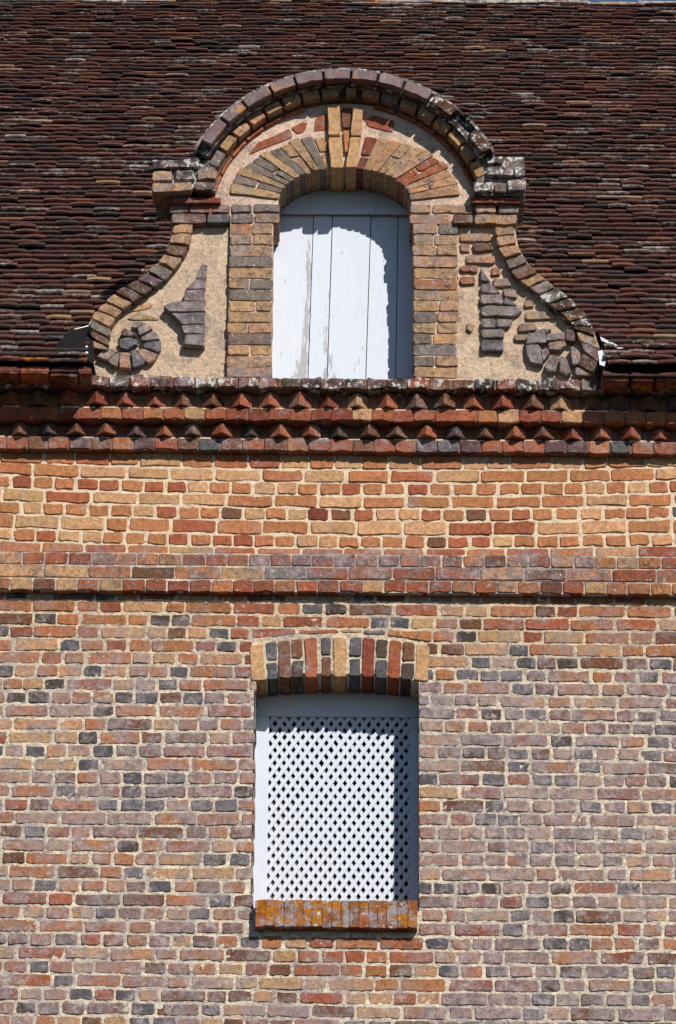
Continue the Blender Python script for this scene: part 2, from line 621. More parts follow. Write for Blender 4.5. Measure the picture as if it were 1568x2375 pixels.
# dark burnt headers keep less film
for b in bricks:
    c = b['col']
    if c[0] < 0.16:
        b['col'] = (*c[:3], c[3] * 0.8)
    u, v = pix(b['c'])
    if 600 < u < 1010 and 2165 < v < 2330:
        b['col'] = pick({'terra': 20, 'red': 14, 'orange': 30, 'tan': 16, 'dark': 8, 'brown': 8}, rnd(0, .15))
emit(bricks, "brick", "wall_brick", wall)

# ------------------------------------------------------------------ shallow window arch of soldier bricks
warch = bpy.data.objects.new("window_arch", None)
COL.objects.link(warch)
warch.parent = house


def c2d(x, y):                              # enlarged crop of the arch -> picture pixels
    return ((750 + x / 2.24) * 0.7219, (1980 + y / 2.24) * 0.7219)


VS = [(118, 222, ['tan'], 0), (236, 312, ['blue', 'blue'], 325), (322, 412, ['brown'], 0), (420, 500, ['brown', 'dark'], 308), (514, 602, ['terra'], 0),
      (632, 702, ['blue', 'brown'], 284), (722, 812, ['paleorange'], 0), (838, 916, ['blue', 'blue'], 297), (928, 1014, ['deepred'], 0),
      (1026, 1108, ['dark', 'blue'], 304), (1116, 1206, ['red'], 0), (1214, 1304, ['brown', 'dark'], 328), (1312, 1412, ['tan'], 0)]
for (a, b_, cs, split) in VS:
    lean = ((a + b_) / 2 - 765) / 650 * 34 * 0.5

    def bot(x):
        t = (x - 765) / 650
        return 432 + 38 * t * t

    def top(x):
        t = (x - 765) / 650
        return 150 + 62 * t * t
    ys = [(top, bot)] if not split else [(top, lambda x: split - 7), (lambda x: split + 7, bot)]
    for (f0, f1), cn in zip(ys, cs):
        q = []
        for (xx, f) in ((a, f1), (b_, f1), (b_, f0), (a, f0)):
            yy = f(xx)
            k = (290 - yy) / 140
            q.append(P(*c2d(xx + lean * k * 0.6, yy)))
        piece("voussoir", slab(q, -0.002 - rnd(0, .004), 0.27, 0.005, rad=0.009), named(cn, 0.12), "brick", warch)

# ------------------------------------------------------------------ window sill of bricks on edge, thick with lichen
sill = bpy.data.objects.new("window_sill", None)
COL.objects.link(sill)
sill.parent = house
YS = -0.055
sx0, sx1 = P(592, 2120, YS)[0], P(968, 2120, YS)[0]
sz0, sz1 = P(784, 2151, YS)[1], P(784, 2088, YS)[1]
x = sx0
k = 0
while x < sx1 - 0.02:
    wdt = min(rnd(0.042, 0.052), sx1 - x)
    piece("brick", slab([(x, sz0 + rnd(-.004, .004)), (x + wdt - .0005, sz0 + rnd(-.004, .004)), (x + wdt - .0005, sz1 + rnd(-.003, .003)), (x, sz1 + rnd(-.003, .003))],
                        YS - rnd(0, .006), 0.30, 0.003, rad=0.003, bev=0.0025, back=True),
          named(random.choice(['brown', 'terra', 'grey', 'terra']), rnd(.1, .5)), "sill_brick", sill)
    x += wdt
piece("mortar_bed", box_vf(sx0 + .006, sx1 - .006, YS + 0.008, 0.24, sz0 + .006, sz1 - .006), GREYM + (0.4,), "sill_brick", sill)

# ------------------------------------------------------------------ lattice window
lw = bpy.data.objects.new("lattice_window", None)
COL.objects.link(lw)
lw.parent = house
YL = 0.235
lx0, lx1 = P(622, 1850, YL)[0], P(950, 1850, YL)[0]
ox0, ox1 = WX0 - 0.02, WX1 + 0.02
lz1 = P(784, 1664, YL)[1]
lz0 = P(784, 2110, YL)[1]
WHITE = (1, 1, 1, 0)


def timber(name, x0, x1, y0, y1, z0, z1, mat, parent):
    return piece(name, slab(rect(x0, x1, z0, z1), y0, y1 - y0, 0.0006, 0.003, 0.003, 0.0004, False, True), WHITE, mat, parent)


timber("stile", ox0, lx0, YL - 0.012, YL + 0.05, lz0, lz1 - 0.0, "lattice_paint", lw)
timber("stile", lx1, ox1, YL - 0.012, YL + 0.05, lz0, lz1 - 0.0, "lattice_paint", lw)
timber("rail", ox0, ox1, YL - 0.010, YL + 0.05, lz1 + 0.001, arch_low(WMX) + 0.06, "lattice_paint", lw)
timber("rail", lx0 + .001, lx1 - .001, YL + 0.001, YL + 0.05, lz0 - 0.05, lz0 + 0.01, "lattice_paint", lw)


def clip_slat(p, d, half, x0, x1, z0, z1):
    """parallelogram strip clipped to the frame (Sutherland-Hodgman)"""
    nrm = Vector((-d.y, d.x)) * half
    poly = [p - d * 3 - nrm, p + d * 3 - nrm, p + d * 3 + nrm, p - d * 3 + nrm]
    for (ax, lim, sgn) in ((0, x0, 1), (0, x1, -1), (1, z0, 1), (1, z1, -1)):
        out = []
        for i in range(len(poly)):
            a, b = poly[i - 1], poly[i]
            da, db = (a[ax] - lim) * sgn, (b[ax] - lim) * sgn
            if (da >= 0) != (db >= 0):
                t = da / (da - db)
                out.append(a + (b - a) * t)
            if db >= 0:
                out.append(b)
        poly = out
        if len(poly) < 3:
            return None
    return poly


stx = 21.9 / 1568 * (P(1568, 1850, YL)[0] - P(0, 1850, YL)[0])
stz = (P(784, 1800, YL)[1] - P(784, 2110, YL)[1]) / 10.0
for layer, sg in ((0, 1), (1, -1)):
    d = Vector((stx, sg * stz)).normalized()
    half = abs(stx * d.y) * 0.5 * 0.50
    k = -40
    while k < 60:
        p = Vector((lx0 + 0.006 + k * stx + rnd(-1, 1) * .0010, lz0))
        poly = clip_slat(p, (d + Vector((rnd(-1, 1), 0)) * 0.003).normalized(), half * rnd(0.94, 1.06), lx0 - 0.004, lx1 + 0.004, lz0 - 0.02, lz1 + 0.006)
        k += 1
        if not poly or len(poly) < 3:
            continue
        y0 = YL + 0.0055 * layer
        V, F = extrude_poly([tuple(q) for q in poly], [], y0, y0 + 0.005)
        piece("slat", (V, F), WHITE, "lattice_paint", lw)
iv, if_ = box_vf(WX0 - 0.03, WX1 + 0.03, YL + 0.04, YL + 0.30, WZ0 - 0.15, WZC + 0.1)
if_ = [f for k, f in enumerate(if_) if k != 2]
piece("shallow_back_box", (iv, if_), WHITE, "interior", lw)  # added box, kept shallow and brown so light through the lattice shows on it

# ------------------------------------------------------------------ frieze between string course and cornice
ZFT = P(784, 1052)[1]
fz0, fz1 = P(784, 1290)[1], ZFT + 0.05
mv, mf = sheet(XL, XR, ZSTR + 0.02, fz1, 0.0025, 0.02, 0.0022)
frieze = link("frieze", mesh_of("frieze", mv, mf, CREAM + (0.02,)), house, "mortar")
SAG = 0.028
bnd = [1058, 1089, 1119, 1149, 1178, 1208, 1241, 1271]
bricks = []
for i in range(len(bnd) - 1):
    hi_ = sagged(bnd[i], 0, SAG)
    lo_ = sagged(bnd[i + 1], 0, SAG)
    if i == 0:
        hi_ = (lambda zz: (lambda x: zz))(ZFT + 0.02)
    S = (i % 2 == 1)
    sz = (lambda i: (rnd(0.198, 0.222), FRIEZE)) if S else (lambda i: (rnd(0.090, 0.104), FRIEZE_H))
    if i == 5:
        sz = (lambda i: (rnd(0.198, 0.222), FRIEZE) if random.random() < .9 else (rnd(.09, .1), FRIEZE_H))
    if i == 0:
        sz = (lambda i: (rnd(0.1, 0.21), FRIEZE))
    lay(bricks, XL, XR, lo_, hi_, -0.001, 0.08, sz, None, (lambda x, z: rnd(-0.05, 0.12)), joint=0.0125, vj=0.0135, start=rnd(0, .15), wob=0.003, rough=0.0065, proud=0.004)
# thin tapering course on top of the string course
lay(bricks, XL, XR, zline(1287, 0), sagged(1271, 0, SAG), -0.001, 0.08, lambda i: (rnd(0.19, 0.225), FRIEZE), None, lambda x, z: 0.25, joint=0.008, vj=0.012, start=.07)
emit(bricks, "brick", "brick", frieze)

# ------------------------------------------------------------------ string course, three courses stepping out
strc = bpy.data.objects.new("string_course", None)
COL.objects.link(strc)
strc.parent = house
sb = [(1285, 1314, -0.014, 'H'), (1314, 1344, -0.028, 'S'), (1345, 1374, -0.046, 'H')]
bricks = []
for (a, b_, yf, kind) in sb:
    za, zbm = P(784, a, yf)[1], P(784, b_, yf)[1]
    sz = (lambda i: (rnd(0.098, 0.112), {'orange': 24, 'tan': 12, 'red': 18, 'brown': 12, 'grey': 4, 'terra': 18})) if kind == 'H' else (lambda i: (rnd(.2, .226), {'orange': 20, 'red': 20, 'terra': 12, 'brown': 12, 'grey': 4, 'tan': 10}))
    filmf = {1285: 0.36, 1314: 0.26, 1345: 0.06}[a]
    lay(bricks, XL, XR, (lambda q: (lambda x: q + 0.003 * math.sin(2.1 * x)))(zbm), (lambda q: (lambda x: q + 0.003 * math.sin(2.1 * x)))(za), yf, 0.10, sz, None,
        (lambda ff: (lambda x, z: max(0, ff * (1.15 - 0.3 * abs(x + 0.1)) + rnd(-.12, .12))))(filmf), joint=0.006, vj=0.006, start=rnd(0, .1), rough=0.005)
    vf = box_vf(XL, XR, yf + 0.005, 0.08, zbm + 0.004, za + 0.002)
    piece("mortar_bed", vf, GREYM + (0.45,), "mortar", strc)
emit(bricks, "brick", "old_brick", strc)

# ------------------------------------------------------------------ corbelled cornice with two rows of teeth
corn = bpy.data.objects.new("cornice", None)
COL.objects.link(corn)
corn.parent = house
YA, YB, YC, YD, YE = -0.052, -0.096, -0.120, -0.158, -0.182
zA0, zA1 = P(784, 1046, YA)[1], P(784, 1018, YA)[1]
zC0, zC1 = P(784, 975, YC)[1], P(784, 948, YC)[1]
zE0, zE1 = P(784, 900, YE)[1], P(784, 876, YE)[1]
zB0, zB1 = zA1 + 0.004, zC0 - 0.004
zD0, zD1 = zC1 + 0.004, zE0 - 0.004
DX0, DX1 = P(217, 890, YE)[0], P(1392, 890, YE)[0]      # width of the dormer base
CP_A = {'purple': 22, 'blue': 18, 'terra': 22, 'brown': 20, 'orange': 10, 'red': 8}
CP_C = {'terra': 28, 'red': 26, 'deepred': 20, 'brown': 10, 'orange': 8, 'tan': 9}
CP_E = {'brown': 30, 'dark': 30, 'purple': 20, 'red': 10, 'grey': 10}
bricks = []
lay(bricks, XL, XR, lambda x: zA0, lambda x: zA1, YA, 0.12, lambda i: (rnd(0.098, 0.107), CP_A), None, 0.22, joint=0.002, vj=0.006, start=.03, rough=0.006, wob=0.004)
lay(bricks, XL, XR, lambda x: zC0, lambda x: zC1, YC, 0.12, lambda i: (rnd(0.098, 0.106), CP_C), None, 0.05, joint=0.002, vj=0.005, start=.06, rough=0.006, wob=0.004)
emit(bricks, "brick", "cornice_brick", corn)
bricks = []
lay(bricks, XL, XR, lambda x: zE0, lambda x: zE1, YE, 0.14, lambda i: (rnd(0.090, 0.108), CP_E), None, 0.2, joint=0.002, vj=0.008, start=.02, rough=0.008, wob=0.006, proud=.008)
emit(bricks, "sill_brick", "lichen_brick", corn)


def tooth(cx, ycorner, z0, z1):
    h = rnd(0.051, 0.058)
    t = rnd(-0.010, 0.010)
    e = 0.004
    fp = [(cx - h, ycorner + h + t), (cx - e, ycorner + e), (cx + e, ycorner + e + .001), (cx + h, ycorner + h - t), (cx, ycorner + 2 * h)]
    V = []
    for z, k in ((z0, 0.003), (z0 + .004, 0), (z1 - .004, 0), (z1, .003)):
        V += [(x + (cx - x) * k / h + rnd(-1, 1) * .0012, y + k + rnd(-1, 1) * .0012, z + rnd(-1, 1) * .0015) for x, y in fp]
    F = [(4, 3, 2, 1, 0), (15, 16, 17, 18, 19)]
    for r in range(3):
        for i in range(5):
            j = (i + 1) % 5
            F.append((r * 5 + i, r * 5 + j, r * 5 + 5 + j, r * 5 + 5 + i))
    return V, F


TP = {'terra': 26, 'red': 30, 'deepred': 14, 'brown': 20, 'purple': 8, 'tan': 6}
teeth, lumps = [], []
for (ph, yc, z0, z1, pals) in ((44, YB, zB0, zB1, {'terra': 22, 'brown': 26, 'purple': 22, 'red': 18, 'dark': 6}), (222, YD, zD0, zD1, TP)):
    px = ph - 67.6 * 24
    while px < 3300:
        x = P(px, 960, yc)[0]
        if XL + .1 < x < XR - .1:
            teeth.append(dict(vf=tooth(x + rnd(-.004, .004), yc + rnd(-.010, .010), z0 + rnd(0, .006), z1 - rnd(0, .010)), col=pick(pals, 0.1), c=(x, yc, z0), area=.01))
        px += 67.6
emit(teeth, "tooth_brick", "cornice_brick", corn, 300, "tooth_remainder")
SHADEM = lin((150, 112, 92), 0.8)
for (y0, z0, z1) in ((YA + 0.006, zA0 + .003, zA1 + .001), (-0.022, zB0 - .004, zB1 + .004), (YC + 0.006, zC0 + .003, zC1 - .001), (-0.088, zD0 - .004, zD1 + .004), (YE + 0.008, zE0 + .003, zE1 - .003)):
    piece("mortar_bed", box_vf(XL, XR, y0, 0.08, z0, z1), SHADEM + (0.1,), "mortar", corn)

for (yf, z1) in ((YA + .002, zA1), (YC + .002, zC1)):
    mx = XL
    while mx < XR:
        wd = rnd(.05, .10)
        if random.random() < .7:
            lumps.append(dict(vf=slab(rect(mx, mx + wd, z1 - .004, z1 + rnd(.002, .008)), yf + rnd(0, .004), .05, .002, rad=.004, bev=.003), col=CREAM + (.1,), c=(mx, yf, z1), area=wd))
        mx += wd + rnd(0.0, .02)
emit(lumps, "mortar_lump", "mortar", corn, 300, "mortar_remainder")

# ------------------------------------------------------------------ roof: deck, tiles, ridge, eave
SLOPE = R(45.5)
YEAVE = -0.315
ZEAVE = P(100, 849, YEAVE)[1]
us, un = Vector((0, math.cos(SLOPE), math.sin(SLOPE))), Vector((0, -math.sin(SLOPE), math.cos(SLOPE)))
O = Vector((0, YEAVE, ZEAVE))
# ridge where the photograph shows it
lo_s, hi_s = 1.0, 9.0
for _ in range(50):
    m_ = (lo_s + hi_s) / 2
    if pix(O + us * m_)[1] > 9:
        lo_s = m_
    else:
        hi_s = m_
SR = lo_s
ROWS = round(SR / 0.084)
GAUGE = SR / ROWS
roof = bpy.data.objects.new("roof", None)
COL.objects.link(roof)
roof.parent = house

# outline of the dormer gable (picture pixels, measured on its own front plane)
YCOP, YPAN, YPIL = -0.100, -0.052, -0.082


def cL(x, y):
    return ((250 + x / 2.851) * 0.7219, (600 + y / 2.851) * 0.7219)


def cR(x, y):
    return ((1400 + x / 2.24) * 0.7219, (550 + y / 2.24) * 0.7219)


LO = [(878, 340), (862, 432), (838, 525), (800, 615), (725, 690), (630, 770), (535, 850), (430, 910), (330, 975), (245, 1055), (170, 1130), (120, 1210), (118, 1310), (132, 1395), (146, 1490)]
LI = [(1052, 335), (1042, 430), (1016, 548), (965, 652), (878, 765), (790, 855), (692, 925), (595, 1000), (508, 1062), (415, 1132), (347, 1205), (302, 1300), (290, 1390), (280, 1472), (285, 1500)]
RO = [(556, 393), (572, 458), (582, 525), (625, 592), (668, 660), (738, 733), (800, 778), (868, 838), (955, 908), (1035, 975), (1098, 1052), (1125, 1120), (1150, 1192), (1185, 1285), (1178, 1390), (1165, 1482)]
RI = [(425, 398), (430, 470), (447, 548), (495, 632), (535, 712), (597, 785), (668, 835), (740, 890), (805, 962), (885, 1010), (960, 1085), (990, 1120), (1012, 1150), (1035, 1222), (1065, 1305), (1012, 1400)]
LOw = [P(*cL(*p), YCOP) for p in LO]
LIw = [P(*cL(*p), YCOP) for p in LI]
ROw = [P(*cR(*p), YCOP) for p in RO]
RIw = [P(*cR(*p), YCOP) for p in RI]


def interp(poly, z):
    """x of a polyline (x, z) listed from the top down"""
    if z >= poly[0][1]:
        return poly[0][0]
    for a, b in zip(poly, poly[1:]):
        if a[1] >= z >= b[1]:
            t = (a[1] - z) / max(1e-6, a[1] - b[1])
            return a[0] + (b[0] - a[0]) * t
    return poly[-1][0]


def gable_l(z):
    return interp(LOw, z) - 0.02


def gable_r(z):
    return interp(ROw, z) + 0.02


deck_pts = [O + us * -0.02 - un * 0.02, O + us * SR - un * 0.02]
dv = [(XL, *deck_pts[0][1:]), (DX0 - .01, *deck_pts[0][1:]), (DX0 - .01, *deck_pts[1][1:]), (XL, *deck_pts[1][1:]),
      (DX1 + .01, *deck_pts[0][1:]), (XR, *deck_pts[0][1:]), (XR, *deck_pts[1][1:]), (DX1 + .01, *deck_pts[1][1:])]
mid = O + us * 1.0 - un * 0.02
dv += [(DX0 - .01, *mid[1:]), (DX1 + .01, *mid[1:])]
piece("roof_deck", (dv, [(0, 1, 2, 3), (4, 5, 6, 7), (8, 9, 7, 2)]), WHITE, "deck", roof)
rid = O + us * SR
piece("rear_slope", ([(XL, rid.y, rid.z - .02), (XR, rid.y, rid.z - .02), (XR, rid.y * 2 + .3, ZEAVE), (XL, rid.y * 2 + .3, ZEAVE)], [(0, 1, 2, 3)]), WHITE, "deck", roof)


def tile_vf(x0, x1, s, n0, camber, skew, ln, thick):
    """a hand-made flat tile lying on the slope, lower edge at s"""
    V = []
    NS = 4
    rag = [rnd(-.0018, .0018) for _ in range(NS + 1)]
    ch = rnd(.003, .005)                                             # worn upper arris
    for (v, q) in ((0.0, 0.0), (0.0, thick - ch), (ch, thick), (ln, thick), (ln, 0.0)):
        for i in range(NS + 1):
            t = i / NS
            b = 4 * t * (1 - t) * camber
            r_ = rag[i] if v < .1 else 0
            p = O + us * (s + v + skew * (t - .5) + r_) + un * (n0 - 0.050 * v / ln + b + q + r_ * .5)
            V.append((x0 + (x1 - x0) * t, p.y, p.z))
    m = NS + 1
    F = []
    for k in range(3):
        for i in range(NS):
            F.append((k * m + i, k * m + i + 1, (k + 1) * m + i + 1, (k + 1) * m + i))
    for i in range(NS):
        F.append((i + 1, i, 4 * m + i, 4 * m + i + 1))
    F.append((0, m, 2 * m, 3 * m, 4 * m))
    F.append((NS, 4 * m + NS, 3 * m + NS, 2 * m + NS, m + NS))
    return V, F


TILE = {'a': (116, 66, 52), 'b': (92, 60, 52), 'c': (138, 84, 62), 'd': (70, 58, 56), 'e': (150, 92, 64), 'f': (108, 58, 48), 'g': (188, 150, 112)}
TW = {'a': 36, 'b': 26, 'c': 10, 'd': 7, 'e': 3, 'f': 24, 'g': 1.5}
for n, c in TILE.items():
    PAL['tile_' + n] = c
TPAL = {'tile_' + n: v for n, v in TW.items()}
tiles = []
for r in range(ROWS):
    x = XL - rnd(0, 0.13)
    s0 = r * GAUGE
    phase = r * 0.37
    while x < XR:
        wd = rnd(0.118, 0.150)
        xa, xb = x, x + wd
        x = xb + rnd(0.001, 0.005)
        cx = (xa + xb) / 2
        wob = 0.007 * math.sin(cx * 2.3 + r * .21) + 0.005 * math.sin(cx * 5.1 - r * .13) + 0.004 * math.sin(r * .9 + cx)
        p = O + us * s0
        if p.y < 0.24 and gable_l(p.z) - 0.0 < xb and xa < gable_r(p.z):
            gl, gr = gable_l(p.z), gable_r(p.z)
            if xa < gl - 0.03 and cx < 0:
                xb = gl
            elif xb > gr + 0.03 and cx > 0:
                xa = gr
            else:
                continue
        elif 0.24 <= p.y < 1.1 and abs(cx - .02) < 0.40:
            continue
        n0 = 0.026 + (rnd(0, 0.005) if random.random() < .85 else rnd(.004, .013)) + 0.006 * math.sin(cx * 1.7 + r * .1)
        vf = tile_vf(xa, xb, s0 + wob + rnd(-.004, .004), n0, rnd(0.0, 0.006), rnd(-.004, .004), 0.21, rnd(.012, .0175))
        al = min(1, max(0, random.gauss(0.03, 0.13)))
        d = dict(vf=vf, col=tuple(v * (0.74 if k_ < 3 else 1) for k_, v in enumerate(pick(TPAL, al, .2))), c=(cx, p.y, p.z), area=wd * (2 - r / ROWS))
        if r == 0:
            d['mat'] = "eave_tile"
        # hidden behind the gable: leave in the joined mass
        u, v = pix(d['c'])
        if 420 < u < 1190 and 160 < v < 560 or 230 < u < 1380 and v > 560 and (abs(u - 800) < 590 - (870 - v) * 0.9):
            d['area'] *= 0.01
        tiles.append(d)
emit(tiles, "roof_tile", "roof_tile", roof, 300, "roof_tile_remainder")
# ridge tiles bedded in mortar
x = XL
while x < XR:
    wd = rnd(0.30, 0.37)
    V, F = [], []
    lift = rnd(-.012, .012)
    for i in range(7):
        a = math.pi * i / 6
        for xx in (x, x + wd - 0.006):
            V.append((xx, rid.y + .02 - 0.105 * math.cos(a), rid.z - 0.035 + 0.105 * math.sin(a) * .62 + lift + rnd(-.004, .004)))
    for i in range(6):
        F.append((2 * i, 2 * i + 1, 2 * i + 3, 2 * i + 2))
    F.append(tuple(range(0, 14, 2)))
    F.append(tuple(reversed(range(1, 14, 2))))
    piece("ridge_tile", (V, F), pick(TPAL, 0.5), "eave_tile", roof)
    x += wd
piece("mortar_bed", box_vf(XL, XR, rid.y - 0.07, rid.y + .1, rid.z - .1, rid.z - 0.008), GREYM + (.5,), "lichen_brick", roof)
# brick course and boarding under the eave, either side of the dormer
eb = []
for (xa, xb) in ((XL, DX0 - .005), (DX1 + .005, XR)):
    z0, z1 = P(100, 872, -0.295)[1], P(100, 853, -0.295)[1]
    lay(eb, xa, xb, (lambda q: (lambda x: q))(z0), (lambda q: (lambda x: q))(z1), -0.296, 0.2, lambda i: (rnd(.11, .17), {'tile_c': 30, 'tile_a': 30, 'red': 14}), None, .1, joint=.002, vj=.008, rough=.010, wob=.008, proud=.02)
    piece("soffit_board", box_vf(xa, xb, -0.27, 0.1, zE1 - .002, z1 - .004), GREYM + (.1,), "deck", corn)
emit(eb, "eave_brick", "eave_tile", corn)

# ------------------------------------------------------------------ dormer gable
dorm = bpy.data.objects.new("dormer", None)
COL.objects.link(dorm)
dorm.parent = house


def circ(cxp, cyp, rpx, Y):
    c = P(cxp, cyp, Y)
    k = (P(cxp + 100, cyp, Y)[0] - c[0]) / 100
    return c, rpx * k


def arc(c, r, a0, a1, n):
    return [(c[0] + r * math.cos(R(a0 + (a1 - a0) * i / n)), c[1] + r * math.sin(R(a0 + (a1 - a0) * i / n))) for i in range(n + 1)]


HC, HR = circ(797, 496, 373, -0.235)        # hood ring
DC, DR = circ(800, 502, 335, -0.15)        # dentil ring
SPX = (P(900, 500, -0.15)[0] - P(800, 500, -0.15)[0]) / 100
# opening (front of pilasters)
OL, OR_ = P(633, 700, YPIL)[0], P(960, 700, YPIL)[0]
OZ0 = P(790, 884, YPIL)[1]
OCX = P(800, 470, YPIL)[0]
OZS = P(800, 470, YPIL)[1]
OA = 153 * SPX
OB = P(800, 390, YPIL)[1] - OZS
IMP0 = P(800, 517, YPIL)[1]


def intr(a):
    return (OCX + OA * math.cos(R(a)), OZS + OB * math.sin(R(a)) ** 0.9 if math.sin(R(a)) > 0 else OZS)


opening = [(OL - .004, OZ0 - .05), (OR_ + .004, OZ0 - .05), (OR_ + .004, IMP0), (OCX + OA + .004, IMP0)] + \
          [(OCX + (OA + .006) * math.cos(R(a)), OZS + (OB + .006) * max(0, math.sin(R(a))) ** .9) for a in range(0, 181, 10)] + [(OCX - OA - .004, IMP0), (OL - .004, IMP0)]

body = [(p[0] - .012, p[1]) for p in LOw]
capl = P(392, 462, YPAN)
capr = P(1205, 470, YPAN)
base_z = zE1 - 0.003
arch_o = arc(HC, HR + 0.025, 27, 153, 28)
outer = [(DX0 + .02, base_z), (DX1 - .02, base_z)]
outer += [(p[0] + .012, p[1]) for p in reversed(ROw)]
outer += [(capr[0], capr[1]), (capr[0], P(1205, 400, YPAN)[1])]
outer += arch_o
outer += [(capl[0], P(392, 380, YPAN)[1]), (capl[0], capl[1])]
outer += body
piece("gable_wall", extrude_poly(outer, [opening], YPAN, 0.20), lin((232, 202, 172), .84) + (0.12,), "plaster", dorm)
# raised middle: pilasters, arch and spandrel
plx0, plx1 = P(529, 700, YPIL)[0], P(1062, 700, YPIL)[0]
cblock = [(plx0 + .004, base_z), (plx1 - .004, base_z), (plx1 - .004, P(1062, 500, YPIL)[1])] + arc(DC, DR - 0.035, 8, 172, 26) + [(plx0 + .004, P(530, 500, YPIL)[1])]
piece("spandrel", extrude_poly(cblock, [opening], YPIL + 0.0045, YPAN + .01), lin((238, 206, 184), .88) + (0.04,), "plaster", dorm)

# coping of headers following the scrolls
cols_L = ['ochre', 'ochre', 'brown', 'ochre', 'grey', 'purple', 'umber', 'umber', 'ochre', 'ochre', 'ochre', 'grey', 'brown', 'ochre']
for i in range(len(LOw) - 1):
    a, b, c, d = Vector(LOw[i]), Vector(LIw[i]), Vector(LIw[i + 1]), Vector(LOw[i + 1])
    q = [d + (a - d) * .07, c + (b - c) * .07, b + (c - b) * .07, a + (d - a) * .07]
    piece("coping_brick", slab([tuple(v) for v in q], YCOP - rnd(0, .012), 0.16, 0.006, rad=.008, bev=.005), named(cols_L[i], 0.14, .1), "old_brick", dorm)
cols_R = ['ochre', 'tan', 'ochre', 'grey', 'brown', 'ochre', 'grey', 'grey', 'umber', 'umber', 'dark', 'umber', 'ochre', 'brown', 'umber']
for i in range(len(ROw) - 1):
    a, b, c, d = Vector(ROw[i]), Vector(RIw[i]), Vector(RIw[i + 1]), Vector(ROw[i + 1])
    q = [c + (b - c) * .07, d + (a - d) * .07, a + (d - a) * .07, b + (c - b) * .07]
    piece("coping_brick", slab([tuple(v) for v in q], YCOP - rnd(0, .012), 0.16, 0.006, rad=.008, bev=.005), named(cols_R[i], 0.16, .1), "lichen_brick" if i in (6, 7, 8, 9, 10) else "old_brick", dorm)


# pilasters
def pilaster(xa_top, xa_bot, xb_top, xb_bot, ytop, ybot, n, inward):
    for i in range(n):
        y0, y1 = ytop + (ybot - ytop) * i / n, ytop + (ybot - ytop) * (i + 1) / n
        t = (i + .5) / n
        xa, xb = xa_top + (xa_bot - xa_top) * t + rnd(-1.5, 1.5), xb_top + (xb_bot - xb_top) * t + rnd(-1.5, 1.5)
        segs = [(xa, xb)] if rnd(0, 1) < .55 else [(xa, xa + (xb - xa) * (m := rnd(.42, .58)) - 1.5), (xa + (xb - xa) * m + 1.5, xb)]
        if i % 2 and rnd(0, 1) < .3:
            segs = [(xa, xa + (xb - xa) * .62 - 1.5), (xa + (xb - xa) * .62 + 1.5, xb)]
        for (a, b) in segs:
            p0, p1 = P(a, y1 - .9, YPIL), P(b, y0 + .9, YPIL)
            piece("pilaster_brick", slab(rect(p0[0], p1[0], p0[1], p1[1]), YPIL - rnd(0, .009), 0.24, 0.005, rad=.008, bev=.004), pick(DORMER, 0.16 + rnd(-.1, .15)), "old_brick", dorm)


pilaster(536, 525, 632, 630, 518, 876, 14, 1)
pilaster(957, 960, 1062, 1060, 518, 876, 14, -1)
# two courses at the springing, running out to the scrolls, with the impost stepping into the opening
for (segs, y0, y1) in (
        ([(392, 437, 'brown'), (440, 533, 'terra'), (537, 584, 'grey'), (588, 648, 'grey')], 473, 493),
        ([(397, 478, 'brown'), (481, 533, 'blue'), (537, 588, 'grey'), (591, 648, 'ochre')], 495, 517),
        ([(951, 1000, 'ochre'), (1003, 1097, 'ochre'), (1104, 1150, 'tan'), (1157, 1203, 'grey')], 474, 494),
        ([(950, 1046, 'ochre'), (1051, 1096, 'brown'), (1101, 1198, 'tan')], 497, 519)):
    for (a, b, cn) in segs:
        yy = YPIL - .004 if 533 < a < 1050 else YCOP
        p0, p1 = P(a, y1 - 1, yy), P(b, y0 + 1, yy)
        piece("impost_brick", slab(rect(p0[0], p1[0], p0[1], p1[1]), yy - rnd(0, .006), .22, .005, rad=.007, bev=.004), named(cn, .25, .1), "old_brick", dorm)

# voussoirs of the dormer arch
EA, EB = 268 * SPX, P(800, 314, YPIL)[1] - OZS


def extr(a):
    s = max(0.0, math.sin(R(a)))
    return (OCX + EA * math.cos(R(a)), OZS + EB * s ** .80)


